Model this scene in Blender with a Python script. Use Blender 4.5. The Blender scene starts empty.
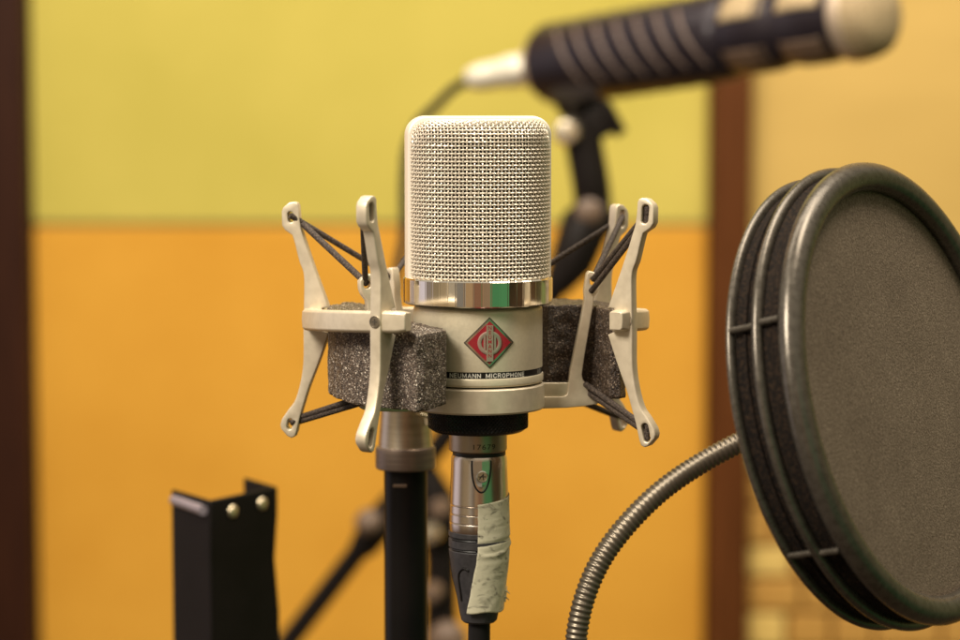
import bpy, bmesh, math, random
from mathutils import Vector, Matrix, noise
random.seed(7)
R_ = math.radians
SC = bpy.context.scene
COL = SC.collection
PI = math.pi

# ------------------------------------------------------------------ camera, world, light
F_PX, DIST, PITCH = 2266.7, 791.0, R_(4.92)          # lengths in millimetres, scene in metres
CAM = Vector((0, -DIST*math.cos(PITCH), DIST*math.sin(PITCH)))
FW = Vector((0, math.cos(PITCH), -math.sin(PITCH))); UP = Vector((0, math.sin(PITCH), math.cos(PITCH)))
cam_d = bpy.data.cameras.new('camera'); cam = bpy.data.objects.new('camera', cam_d); COL.objects.link(cam)
cam.location = CAM*.001; cam.rotation_euler = (PI/2-PITCH, 0, 0)
cam_d.lens = 85; cam_d.sensor_width = 36; cam_d.clip_start = .02; cam_d.clip_end = 50
cam_d.dof.use_dof = True; cam_d.dof.focus_distance = (DIST-18)*.001; cam_d.dof.aperture_fstop = 7.6
cam_d.dof.aperture_blades = 0
SC.camera = cam
SC.view_settings.view_transform = 'Standard'; SC.view_settings.look = 'None'
SC.view_settings.exposure = 0; SC.view_settings.gamma = 1

def at(px, py, Y):                                    # a point of the place, in mm, at depth Y
    d = FW + Vector((1,0,0))*((px-480)/F_PX) + UP*((320-py)/F_PX)
    return CAM + d*((Y-CAM.y)/d.y)

w = bpy.data.worlds.new("World"); SC.world = w; w.use_nodes = True
wn, wl = w.node_tree.nodes, w.node_tree.links
bg = wn['Background']
tc = wn.new('ShaderNodeTexCoord'); sep = wn.new('ShaderNodeSeparateXYZ'); wl.new(tc.outputs['Generated'], sep.inputs[0])
def wm(op, a, b=None):
    n = wn.new('ShaderNodeMath'); n.operation = op
    for i, v in enumerate((a, b)):
        if v is None: continue
        if isinstance(v, (int, float)): n.inputs[i].default_value = v
        else: wl.new(v, n.inputs[i])
    return n.outputs[0]
az = wm('ARCTAN2', sep.outputs['X'], wm('MULTIPLY', sep.outputs['Y'], -1.0))   # 0 = behind the camera, + to the right
az = wm('ADD', wm('DIVIDE', az, 2*PI), .5)
room = wn.new('ShaderNodeValToRGB'); wl.new(az, room.inputs[0])
stops = [(-180,(.50,.40,.16)),(-125,(.42,.26,.12)),(-112,(1.5,1.35,1.5)),(-88,(1.2,1.05,1.1)),(-80,(.30,.22,.13)),(-60,(.60,.45,.26)),
         (-42,(.62,.46,.27)),(-38,(1.0,.9,.72)),(-34,(.35,.27,.2)),(-31,(.95,.85,.7)),(-26,(.22,.18,.14)),(-18,(.24,.18,.13)),
         (-15,(.75,.48,.24)),(-6,(.66,.42,.22)),(-2,(.42,.2,.11)),(13,(.45,.22,.13)),(16,(.7,.6,.35)),(18,(.12,.38,.15)),(50,(.15,.46,.18)),
         (54,(.1,.2,.08)),(57,(.8,.68,.45)),(60,(.22,.19,.12)),(72,(.24,.20,.12)),(78,(.65,.48,.24)),(105,(.45,.38,.16)),(125,(.35,.4,.12)),(150,(.6,.45,.2))]
cr = room.color_ramp
cr.elements[0].position = 0; cr.elements[1].position = 1
cr.elements[0].color = (.5,.4,.16,1); cr.elements[1].color = (.5,.4,.16,1)
for a, c in stops[1:]:
    e = cr.elements.new(a/360+.5); e.color = (*c, 1)
el = wn.new('ShaderNodeValToRGB'); wl.new(wm('ADD', wm('MULTIPLY', sep.outputs['Z'], .5), .5), el.inputs[0])
er = el.color_ramp
er.elements[0].position = .0; er.elements[0].color = (1,1,1,1)
er.elements[1].position = 1.; er.elements[1].color = (1,1,1,1)
for p, v in ((.30,1),(.42,0),(.62,0),(.74,1)):
    e = er.elements.new(p); e.color = (v,v,v,1)
ud = wn.new('ShaderNodeValToRGB'); wl.new(wm('ADD', wm('MULTIPLY', sep.outputs['Z'], .5), .5), ud.inputs[0])
ud.color_ramp.elements[0].position = .45; ud.color_ramp.elements[0].color = (.16,.10,.06,1)
ud.color_ramp.elements[1].position = .55; ud.color_ramp.elements[1].color = (.95,.84,.66,1)
mx = wn.new('ShaderNodeMix'); mx.data_type = 'RGBA'
wl.new(el.outputs[0], mx.inputs[0]); wl.new(room.outputs[0], mx.inputs[6]); wl.new(ud.outputs[0], mx.inputs[7])
def smooth_mask(v, a, b, c, d):                             # 0..1 plateau between b and c
    n = wn.new('ShaderNodeMapRange'); n.interpolation_type = 'SMOOTHSTEP'; n.inputs[1].default_value = a; n.inputs[2].default_value = b; wl.new(v, n.inputs[0])
    k = wn.new('ShaderNodeMapRange'); k.interpolation_type = 'SMOOTHSTEP'; k.inputs[1].default_value = c; k.inputs[2].default_value = d
    k.inputs[3].default_value = 1; k.inputs[4].default_value = 0; wl.new(v, k.inputs[0])
    return wm('MULTIPLY', n.outputs[0], k.outputs[0])
gm = wm('MULTIPLY', smooth_mask(az, .5+11/360, .5+18/360, .5+100/360, .5+120/360), smooth_mask(sep.outputs['Z'], -.60, -.45, -.125, -.105))
mg = wn.new('ShaderNodeMix'); mg.data_type = 'RGBA'; wl.new(gm, mg.inputs[0]); wl.new(mx.outputs[2], mg.inputs[6]); mg.inputs[7].default_value = (.07,.26,.09,1)
wl.new(mg.outputs[2], bg.inputs[0]); bg.inputs[1].default_value = .52

def area(name, loc, target, size, energy, color, sy=None):
    d = bpy.data.lights.new(name, 'AREA'); d.size = size; d.energy = energy; d.color = color
    if sy: d.shape = 'RECTANGLE'; d.size_y = sy
    o = bpy.data.objects.new(name, d); COL.objects.link(o)
    o.location = loc; o.rotation_euler = (Vector(target)-Vector(loc)).to_track_quat('-Z','Y').to_euler()
    return o
area('key_light', (-.62,-.72,.80), (0,0,0), .40, 21, (1,.90,.76))
area('overhead_light', (.45,-.1,1.3), (0,.1,0), .5, 13, (1,.88,.72))
area('wall_fill', (.12,.30,1.10), (0.1,1.6,-.32), 1.8, 23.5, (1,.89,.74), .5)  # unseen area lamp added to brighten the back wall

# ------------------------------------------------------------------ materials
def mat(name, base, rough=.5, metal=0, **k):
    m = bpy.data.materials.new(name); m.use_nodes = True
    b = m.node_tree.nodes['Principled BSDF']
    b.inputs['Base Color'].default_value = (*base, 1); b.inputs['Roughness'].default_value = rough; b.inputs['Metallic'].default_value = metal
    for n, v in k.items():
        b.inputs[n].default_value = v
    return m
def nodes(m): return m.node_tree.nodes, m.node_tree.links, m.node_tree.nodes['Principled BSDF']
def coord(m, scale=(1,1,1)):
    N, L, B = nodes(m)
    t = N.new('ShaderNodeTexCoord'); mp = N.new('ShaderNodeMapping'); mp.inputs['Scale'].default_value = scale
    L.new(t.outputs['Object'], mp.inputs[0]); return mp.outputs[0]
def add_noise(m, c1, c2, scale=200, lo=.35, hi=.65, detail=4, stretch=(1,1,1), bump=0, bscale=None, rough=None, dist=.0005):
    N, L, B = nodes(m)
    v = coord(m, stretch)
    n = N.new('ShaderNodeTexNoise'); n.inputs['Scale'].default_value = scale; n.inputs['Detail'].default_value = detail
    L.new(v, n.inputs['Vector'])
    r = N.new('ShaderNodeValToRGB'); r.color_ramp.elements[0].position = lo; r.color_ramp.elements[1].position = hi
    r.color_ramp.elements[0].color = (*c1,1); r.color_ramp.elements[1].color = (*c2,1)
    L.new(n.outputs[0], r.inputs[0]); L.new(r.outputs[0], B.inputs['Base Color'])
    if rough:
        rr = N.new('ShaderNodeMapRange'); rr.inputs[3].default_value = rough[0]; rr.inputs[4].default_value = rough[1]
        L.new(n.outputs[0], rr.inputs[0]); L.new(rr.outputs[0], B.inputs['Roughness'])
    if bump:
        n2 = N.new('ShaderNodeTexNoise'); n2.inputs['Scale'].default_value = bscale or scale; n2.inputs['Detail'].default_value = 3
        L.new(v, n2.inputs['Vector'])
        bp = N.new('ShaderNodeBump'); bp.inputs['Strength'].default_value = bump; bp.inputs['Distance'].default_value = dist
        L.new(n2.outputs[0], bp.inputs['Height']); L.new(bp.outputs[0], B.inputs['Normal'])
    return m

M = {}
MATT = ('wood','dark_wood','bracket','bgarm','tube','cable','bgbody')
M['nickel'] = add_noise(mat('satin_nickel', (.62,.55,.38), .4, .55), (.74,.665,.49), (.79,.71,.53), 900, bump=.05, bscale=6000, rough=(.38,.48), dist=.0001)
M['paint'] = add_noise(mat('pale_nickel_paint', (.66,.6,.45), .42, .45), (.66,.57,.425), (.73,.635,.48), 350, bump=.10, bscale=5000, rough=(.36,.5), dist=.0001)
M['wire'] = mat('mesh_wire', (.79,.71,.59), .42, .5)
M['band'] = mat('head_frame_metal', (.86,.79,.68), .4, .3)
M['polished'] = mat('polished_collar', (.90,.84,.74), .11, 1)
def gauze():
    m = mat('dark_inner_gauze', (.018,.013,.010), .9)
    N, L, B = nodes(m); v = coord(m)
    vo = N.new('ShaderNodeTexVoronoi'); vo.inputs['Scale'].default_value = 620; L.new(v, vo.inputs['Vector'])
    wh = N.new('ShaderNodeTexWhiteNoise'); L.new(vo.outputs['Position'], wh.inputs[0])
    r = N.new('ShaderNodeValToRGB'); r.color_ramp.elements[0].color = (.006,.004,.003,1); r.color_ramp.elements[0].position = .45
    r.color_ramp.elements[1].color = (.20,.15,.10,1); L.new(wh.outputs[0], r.inputs[0]); L.new(r.outputs[0], B.inputs['Base Color'])
    return m
M['inner'] = gauze()
M['black'] = add_noise(mat('black_metal', (.012,.012,.013), .26, .4), (.012,.012,.013), (.022,.021,.022), 300, bump=.05, bscale=3000, dist=.0001)
M['blackband'] = mat('black_band', (.008,.007,.007), .4)
M['tube'] = add_noise(mat('stand_tube_black', (.008,.006,.006), .3), (.007,.006,.006), (.009,.0075,.007), 60, rough=(.26,.32))
M['white_ink'] = mat('white_lettering', (.72,.70,.62), .5)
M['grey_ink'] = mat('dim_lettering', (.22,.21,.19), .5)
M['dark_ink'] = mat('engraved_lettering', (.055,.045,.03), .6)
M['red'] = mat('red_enamel', (.31,.018,.028), .25, 0, **{'Coat Weight':.4})
M['chrome'] = mat('bright_trim', (.80,.76,.68), .2, 1)
M['emblem'] = mat('emblem_metal', (.72,.58,.50), .3, .8)
M['screw'] = mat('screw_metal', (.5,.45,.38), .3, 1)
M['adapter'] = add_noise(mat('brushed_adapter', (.55,.47,.36), .33, 1), (.50,.42,.32), (.60,.52,.41), 60, stretch=(1,1,14), rough=(.28,.4))
M['collar'] = add_noise(mat('collar_bronze', (.20,.15,.12), .45, .8), (.17,.13,.11), (.25,.19,.15), 60, stretch=(1,1,20), rough=(.4,.5))
M['xlr'] = mat('xlr_shell_nickel', (.72,.63,.54), .24, 1)
M['rubber'] = add_noise(mat('boot_rubber', (.035,.032,.035), .55), (.028,.026,.028), (.045,.042,.045), 500, bump=.1, bscale=4000, dist=.0001)
M['cable'] = mat('cable_rubber', (.012,.011,.011), .5)

def elastic():
    m = mat('braided_elastic', (.05,.035,.025), .75)
    N, L, B = nodes(m)
    v = coord(m)
    vo = N.new('ShaderNodeTexVoronoi'); vo.inputs['Scale'].default_value = 1500; L.new(v, vo.inputs['Vector'])
    r = N.new('ShaderNodeValToRGB'); r.color_ramp.elements[0].color = (.13,.095,.07,1); r.color_ramp.elements[1].color = (.028,.018,.013,1)
    r.color_ramp.elements[1].position = .6
    L.new(vo.outputs['Distance'], r.inputs[0]); L.new(r.outputs[0], B.inputs['Base Color'])
    bp = N.new('ShaderNodeBump'); bp.inputs['Distance'].default_value = .0003; bp.inputs['Strength'].default_value = .6; bp.invert = True
    L.new(vo.outputs['Distance'], bp.inputs['Height']); L.new(bp.outputs[0], B.inputs['Normal'])
    return m
M['elastic'] = elastic()

def foam():
    m = mat('open_cell_foam', (.05,.04,.035), .6)
    N, L, B = nodes(m)
    v = coord(m)
    vo = N.new('ShaderNodeTexVoronoi'); vo.inputs['Scale'].default_value = 2600; L.new(v, vo.inputs['Vector'])
    wh = N.new('ShaderNodeTexWhiteNoise'); L.new(vo.outputs['Position'], wh.inputs[0])
    r = N.new('ShaderNodeValToRGB'); cr = r.color_ramp
    cr.elements[0].color = (.040,.028,.020,1); cr.elements[0].position = .15
    cr.elements[1].color = (.95,.86,.72,1); cr.elements[1].position = 1  # palest specks: glints of the foam cells painted as colour
    for p, c in ((.5,(.095,.068,.049)),(.82,(.17,.125,.092)),(.94,(.42,.34,.27))):
        e = cr.elements.new(p); e.color = (*c,1)
    L.new(wh.outputs[0], r.inputs[0]); L.new(r.outputs[0], B.inputs['Base Color'])
    ns = N.new('ShaderNodeTexNoise'); ns.inputs['Scale'].default_value = 2300; L.new(v, ns.inputs['Vector'])
    bp = N.new('ShaderNodeBump'); bp.inputs['Distance'].default_value = .0008; bp.inputs['Strength'].default_value = 1
    L.new(ns.outputs[0], bp.inputs['Height']); L.new(bp.outputs[0], B.inputs['Normal'])
    B.inputs['Roughness'].default_value = .35
    return m
M['foam'] = foam(); M['foam_shaded'] = foam()  # second copy carries the right block's shade in its colour
for n_ in M['foam_shaded'].node_tree.nodes:
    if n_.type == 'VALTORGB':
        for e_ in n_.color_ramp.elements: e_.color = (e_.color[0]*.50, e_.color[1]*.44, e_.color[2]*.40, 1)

def tape():
    m = mat('masking_tape', (.55,.50,.36), .6)
    N, L, B = nodes(m)
    v = coord(m, (1,1,1.6))
    n = N.new('ShaderNodeTexNoise'); n.inputs['Scale'].default_value = 190; n.inputs['Detail'].default_value = 6; n.inputs['Distortion'].default_value = 1.5; L.new(v, n.inputs['Vector'])
    r = N.new('ShaderNodeValToRGB'); cr = r.color_ramp
    cr.elements[0].color = (.30,.275,.20,1); cr.elements[0].position = .33
    cr.elements[1].color = (.72,.68,.50,1); cr.elements[1].position = .47
    L.new(n.outputs[0], r.inputs[0]); L.new(r.outputs[0], B.inputs['Base Color'])
    n2 = N.new('ShaderNodeTexNoise'); n2.inputs['Scale'].default_value = 350; L.new(v, n2.inputs['Vector'])
    bp = N.new('ShaderNodeBump'); bp.inputs['Distance'].default_value = .0004; bp.inputs['Strength'].default_value = .25
    L.new(n2.outputs[0], bp.inputs['Height']); L.new(bp.outputs[0], B.inputs['Normal'])
    return m
M['tape'] = tape(); M['tape'].node_tree.nodes['Principled BSDF'].inputs['Alpha'].default_value = .80
M['hoop'] = add_noise(mat('hoop_plastic', (.035,.032,.028), .36, .6), (.085,.073,.058), (.12,.105,.085), 400, bump=.14, bscale=2600, rough=(.22,.34), dist=.0002)
M['hoopband'] = add_noise(mat('hoop_side_band', (.022,.018,.015), .9, **{'Specular IOR Level': .15}), (.008,.006,.005), (.040,.024,.014), 900, .45, .8, bump=.7, bscale=1400, dist=.0005)

def screen():
    m = mat('nylon_screen', (.13,.10,.07), .8)
    N, L, B = nodes(m)
    v = coord(m)
    n = N.new('ShaderNodeTexNoise'); n.inputs['Scale'].default_value = 1500; n.inputs['Detail'].default_value = 2; L.new(v, n.inputs['Vector'])
    n3 = N.new('ShaderNodeTexNoise'); n3.inputs['Scale'].default_value = 45; n3.inputs['Detail'].default_value = 3; L.new(v, n3.inputs['Vector'])
    ad = N.new('ShaderNodeMath'); ad.operation = 'MULTIPLY_ADD'; ad.inputs[1].default_value = .22; L.new(n3.outputs[0], ad.inputs[0]); L.new(n.outputs[0], ad.inputs[2])
    r = N.new('ShaderNodeValToRGB'); cr = r.color_ramp
    cr.elements[0].color = (.085,.058,.036,1); cr.elements[0].position = .45
    cr.elements[1].color = (.32,.25,.18,1); cr.elements[1].position = .98
    e = cr.elements.new(.70); e.color = (.165,.122,.084,1)
    L.new(ad.outputs[0], r.inputs[0]); L.new(r.outputs[0], B.inputs['Base Color'])
    bp = N.new('ShaderNodeBump'); bp.inputs['Distance'].default_value = .0004; bp.inputs['Strength'].default_value = .6
    L.new(n.outputs[0], bp.inputs['Height']); L.new(bp.outputs[0], B.inputs['Normal'])
    return m
M['screen'] = screen()
M['goose'] = mat('gooseneck_metal', (.20,.17,.13), .38, .8)

def fabric(name, c1, c2):
    m = add_noise(mat(name, c1, .95), c1, c2, 5, .3, .7, 5)
    N, L, B = nodes(m)
    v = coord(m)
    outs = []
    for d in ('X', 'Z'):
        wv = N.new('ShaderNodeTexWave'); wv.bands_direction = d; wv.inputs['Scale'].default_value = 110; wv.inputs['Distortion'].default_value = 1.5
        L.new(v, wv.inputs['Vector']); outs.append(wv.outputs['Fac'])
    ad = N.new('ShaderNodeMath'); ad.operation = 'ADD'; L.new(outs[0], ad.inputs[0]); L.new(outs[1], ad.inputs[1])
    bp = N.new('ShaderNodeBump'); bp.inputs['Distance'].default_value = .001; bp.inputs['Strength'].default_value = .3
    L.new(ad.outputs[0], bp.inputs['Height']); L.new(bp.outputs[0], B.inputs['Normal'])
    return m
M['yellow'] = fabric('mustard_fabric', (.56,.465,.085), (.66,.54,.115))
M['orange'] = fabric('orange_fabric', (.68,.315,.028), (.79,.395,.046))
M['gold'] = add_noise(mat('golden_plywood', (.6,.38,.1), .7), (.57,.37,.095), (.68,.45,.125), 3, .3, .7, 5, stretch=(1,1,3))
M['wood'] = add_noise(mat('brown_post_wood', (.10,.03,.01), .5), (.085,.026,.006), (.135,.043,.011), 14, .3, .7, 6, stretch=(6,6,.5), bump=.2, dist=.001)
def patch_wall():
    m = mat('honey_stone', (.6,.38,.1), .8)
    return add_noise(m, (.50,.25,.045), (.60,.33,.075), 10, .2, .8, 4, bump=.4, bscale=60, dist=.003)
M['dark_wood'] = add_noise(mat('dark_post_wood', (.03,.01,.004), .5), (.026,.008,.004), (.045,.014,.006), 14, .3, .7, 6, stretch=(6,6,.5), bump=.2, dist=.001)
M['stone'] = patch_wall()
M['stone_pale'] = add_noise(mat('pale_honey_stone', (.75,.55,.2), .8), (.70,.45,.11), (.84,.60,.19), 12, .2, .8, 4, bump=.4, bscale=60, dist=.003)
M['mortar'] = mat('mortar', (.50,.26,.05), .9)
M['bgbody'] = add_noise(mat('bg_mic_black', (.02,.016,.02), .32, .2), (.02,.015,.02), (.03,.024,.03), 30)
M['bgslot'] = mat('bg_mic_slot_highlight', (.14,.095,.075), .5)
M['bggrille'] = add_noise(mat('bg_mic_grille', (.72,.55,.33), .75, .1), (.30,.22,.12), (.46,.35,.20), 600, .42, .58)
M['bgring'] = mat('bg_mic_end_ring', (.58,.46,.34), .4, .5)
M['bgxlr'] = mat('bg_xlr_cream', (.86,.80,.66), .3, .3)
M['bgarm'] = mat('bg_arm_black', (.012,.009,.008), .45)
M['bgarm_grey'] = mat('bg_joint_grey', (.14,.09,.06), .45)
M['silver'] = mat('silver_knob', (.85,.74,.55), .25, .9)
M['brass'] = mat('brass_rivet', (.80,.68,.46), .32, .9)
M['bracket'] = add_noise(mat('bracket_black', (.014,.012,.011), .42), (.004,.0035,.003), (.009,.007,.007), 25, rough=(.45,.55))
M['lav'] = mat('painted_edge_highlight', (.22,.19,.22), .35)

for k_ in MATT: M[k_].node_tree.nodes['Principled BSDF'].inputs['Specular IOR Level'].default_value = .13 if k_ != 'bgbody' else .3

# ------------------------------------------------------------------ mesh helpers (coordinates in mm)
class MB:
    def __init__(s): s.v = []; s.f = []
    def add(s, vs, fs):
        o = len(s.v); s.v += [Vector(p) for p in vs]; s.f += [tuple(i+o for i in f) for f in fs]
        return s
    def grid(s, rows, closed_u=False, closed_v=False):      # rows: list of equal-length lists
        n, m = len(rows), len(rows[0]); vs = [p for r in rows for p in r]; fs = []
        for i in range(n if closed_v else n-1):
            for j in range(m if closed_u else m-1):
                a, b = i*m+j, i*m+(j+1) % m; c, d = ((i+1) % n)*m+(j+1) % m, ((i+1) % n)*m+j
                fs.append((a, b, c, d))
        return s.add(vs, fs)
    def ngon(s, pts): return s.add(pts, [tuple(range(len(pts)))])
def basis(n):
    n = n.normalized(); a = n.cross(Vector((0,0,1)))
    if a.length < 1e-4: a = Vector((1,0,0))
    a.normalize(); return a, a.cross(n).normalized(), n   # a, b perpendicular
def lathe(mb, prof, C, axis=Vector((0,0,1)), segs=96, cap0=False, cap1=False, ph=0):
    a, b, n = basis(axis)
    rows = []
    for r, z in prof:
        rows.append([C + n*z + (a*math.cos(ph+2*PI*k/segs) + b*math.sin(ph+2*PI*k/segs))*r for k in range(segs)])
    mb.grid(rows, closed_u=True)
    if cap0: mb.ngon(rows[0][::-1])
    if cap1: mb.ngon(rows[-1])
    return mb
def tube(mb, pts, r, segs=10, closed=False, cap=True):
    pts = [Vector(p) for p in pts]; n = len(pts); rows = []
    rr = r if isinstance(r, (list, tuple)) else [r]*n
    prev = None
    for i, p in enumerate(pts):
        if closed: t = pts[(i+1) % n]-pts[i-1]
        else: t = pts[min(i+1, n-1)]-pts[max(i-1, 0)]
        t.normalize()
        if prev is None: a = basis(t)[0]
        else:
            a = prev - t*prev.dot(t); a.normalize()
        prev = a; b = t.cross(a)
        rows.append([p + (a*math.cos(2*PI*k/segs)+b*math.sin(2*PI*k/segs))*rr[i] for k in range(segs)])
    mb.grid(rows, closed_u=True, closed_v=closed)
    if cap and not closed: mb.ngon(rows[0][::-1]); mb.ngon(rows[-1])
    return mb
def box(mb, c, ax, ay, az, sx, sy, sz):
    vs = [c + ax*(sx*i/2) + ay*(sy*j/2) + az*(sz*k/2) for i in (-1,1) for j in (-1,1) for k in (-1,1)]
    return mb.add(vs, [(0,1,3,2),(4,6,7,5),(0,4,5,1),(2,3,7,6),(0,2,6,4),(1,5,7,3)])
def spline(pts, n=8, closed=False):                          # Catmull-Rom
    P = [Vector(p) for p in pts]; out = []; N = len(P)
    for i in range(N if closed else N-1):
        p0 = P[(i-1) % N] if closed or i > 0 else P[0]*2-P[1]
        p1, p2 = P[i], P[(i+1) % N]
        p3 = P[(i+2) % N] if closed or i+2 < N else P[-1]*2-P[-2]
        for k in range(n):
            t = k/n
            out.append(.5*((2*p1)+(p2-p0)*t+(2*p0-5*p1+4*p2-p3)*t*t+(3*p1-p0-3*p2+p3)*t**3))
    if not closed: out.append(P[-1])
    return out

def thing(name, label, cat, loc, group=None, kind=None):
    o = bpy.data.objects.new(name, None); o.empty_display_size = .02; COL.objects.link(o)
    o.location = Vector(loc)*.001; o['label'] = label; o['category'] = cat
    if group: o['group'] = group
    return o
def origin_of(o):
    p = Vector((0,0,0))
    while o is not None: p = p + o.location; o = o.parent
    return p
def obj(name, mb, m, parent=None, smooth=40, bevel=0, bseg=2, weld=True, label=None, origin=None):
    me = bpy.data.meshes.new(name)
    if isinstance(mb, MB): vs, fs = mb.v, mb.f
    else: vs, fs = mb
    base = origin_of(parent)
    loc = Vector((0,0,0)) if parent or origin is None else Vector(origin)*.001
    me.from_pydata([tuple(v*.001 - base - loc) for v in vs], [], fs)
    bm = bmesh.new(); bm.from_mesh(me)
    if weld: bmesh.ops.remove_doubles(bm, verts=bm.verts, dist=1e-6)
    bmesh.ops.recalc_face_normals(bm, faces=bm.faces); bm.to_mesh(me); bm.free()
    me.materials.append(m)
    if smooth:
        for p in me.polygons: p.use_smooth = True
        me.set_sharp_from_angle(angle=R_(smooth))
    o = bpy.data.objects.new(name, me); COL.objects.link(o); o.location = loc
    if parent: o.parent = parent
    if label: o['label'] = label
    if bevel:
        b = o.modifiers.new('bevel', 'BEVEL'); b.width = bevel*.001; b.segments = bseg; b.limit_method = 'ANGLE'; b.angle_limit = R_(35); b.harden_normals = False
    return o
def plate(outlines, thick, bev, to_world, res_smooth=False):
    """Flat plate with holes from closed 2-D outlines (mm); returns an MB in world mm."""
    cu = bpy.data.curves.new('tmp', 'CURVE'); cu.dimensions = '2D'; cu.fill_mode = 'BOTH'
    cu.extrude = max(thick/2-bev, .001); cu.bevel_depth = bev; cu.offset = -bev; cu.bevel_resolution = 2
    for pts in outlines:
        s = cu.splines.new('POLY'); s.points.add(len(pts)-1)
        for i, p in enumerate(pts): s.points[i].co = (p[0], p[1], 0, 1)
        s.use_cyclic_u = True
    o = bpy.data.objects.new('tmp', cu); COL.objects.link(o)
    dg = bpy.context.evaluated_depsgraph_get(); dg.update()
    me = bpy.data.meshes.new_from_object(o.evaluated_get(dg))
    mb = MB().add([to_world(v.co.x, v.co.y, v.co.z) for v in me.vertices], [tuple(p.vertices) for p in me.polygons])
    bpy.data.objects.remove(o); bpy.data.curves.remove(cu); bpy.data.meshes.remove(me)
    return mb
def text_mesh(s, size, offset=0, extrude=.05, space=1.0, align='LEFT'):
    cu = bpy.data.curves.new('tmp', 'FONT'); cu.body = s; cu.size = size; cu.offset = offset; cu.extrude = extrude; cu.space_character = space
    cu.align_x = align; cu.resolution_u = 4
    o = bpy.data.objects.new('tmp', cu); COL.objects.link(o)
    dg = bpy.context.evaluated_depsgraph_get(); dg.update()
    me = bpy.data.meshes.new_from_object(o.evaluated_get(dg))
    bm = bmesh.new(); bm.from_mesh(me)
    for _ in range(1):
        bmesh.ops.triangulate(bm, faces=bm.faces)
    bm.to_mesh(me); bm.free()
    vs = [v.co.copy() for v in me.vertices]; fs = [tuple(p.vertices) for p in me.polygons]
    bpy.data.objects.remove(o); bpy.data.curves.remove(cu); bpy.data.meshes.remove(me)
    return vs, fs
def mesh_from_mod(verts, faces, mods):
    me = bpy.data.meshes.new('tmp'); me.from_pydata([tuple(v) for v in verts], [], faces)
    bm = bmesh.new(); bm.from_mesh(me); bmesh.ops.recalc_face_normals(bm, faces=bm.faces); bm.to_mesh(me); bm.free()
    o = bpy.data.objects.new('tmp', me); COL.objects.link(o)
    for t, k in mods:
        md = o.modifiers.new('m', t)
        for a, b in k.items(): setattr(md, a, b)
    dg = bpy.context.evaluated_depsgraph_get(); dg.update()
    r = bpy.data.meshes.new_from_object(o.evaluated_get(dg))
    bpy.data.objects.remove(o); bpy.data.meshes.remove(me)
    return r

# ------------------------------------------------------------------ the walls behind
WY = 1500.0
def wall_board(name, label, cat, x0, x1, z0, z1, y0, y1, m, bev=3):
    b = MB(); box(b, Vector(((x0+x1)/2, (y0+y1)/2, (z0+z1)/2)), Vector((1,0,0)), Vector((0,1,0)), Vector((0,0,1)), x1-x0, y1-y0, z1-z0)
    o = obj(name, b, m, None, 0, bev, 2, origin=((x0+x1)/2, y0, z0)); o['label'] = label; o['category'] = cat
    return o
xl = at(34.5, 320, WY).x; xr0 = at(707, 320, WY).x; xr1 = at(748, 320, WY).x
zb = at(400, 225, WY).z
wall_board('acoustic_panel', 'mustard yellow fabric wall panel above the orange one', 'wall panel', xl, xr0, zb+2, 1500, WY, WY+40, M['yellow'])
wall_board('acoustic_panel', 'plain orange fabric wall panel below the mustard yellow one', 'wall panel', xl, xr0, -1400, zb-2, WY, WY+40, M['orange'])
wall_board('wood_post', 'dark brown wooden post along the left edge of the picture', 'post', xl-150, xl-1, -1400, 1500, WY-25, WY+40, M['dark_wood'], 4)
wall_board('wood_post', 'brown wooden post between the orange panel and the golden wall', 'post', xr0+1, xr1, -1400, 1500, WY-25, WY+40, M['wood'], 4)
zs = at(850, 470, WY+30).z
wall_board('side_wall', 'plain golden wooden wall above the stone blocks, behind the round pop filter', 'wall', xr1+1, 1600, zs, 1500, WY+10, WY+40, M['gold'])
wall_board('backing_wall', 'orange wall beyond the dark brown post on the left', 'wall', -1700, xl-151, -1400, 1500, WY, WY+40, M['orange'])
sw = thing('stone_wall', 'low honey-coloured stone block wall right of the brown post', 'wall', (700, WY+10, -1400))
b = MB(); box(b, Vector(((xr1+1601)/2, WY+35, (zs-1400)/2-1)), Vector((1,0,0)), Vector((0,1,0)), Vector((0,0,1)), 1599-xr1, 30, 1398+zs); obj('mortar_bed', b, M['mortar'], sw, 0)
b1, b2 = MB(), MB(); rz = random.Random(3)
z = zs-2; row = 0
while z > -620:
    hgt = rz.uniform(28, 42); x = xr1+4-rz.uniform(0, 20)
    while x < 900:
        wd = rz.uniform(40, 75)
        xa = max(x, xr1+3)
        if x+wd > xa+8:
            box(b1 if rz.random() < .72 else b2, Vector(((xa+x+wd-4)/2, WY+13+rz.uniform(0,5), z-hgt/2)), Vector((1,0,0)), Vector((0,1,0)), Vector((0,0,1)), x+wd-4-xa, 24, hgt-4)
        x += wd
    z -= hgt; row += 1
obj('stone_course', b1, M['stone'], sw, 0, 3); obj('stone_course', b2, M['stone_pale'], sw, 0, 3, label='paler stone blocks')

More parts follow.
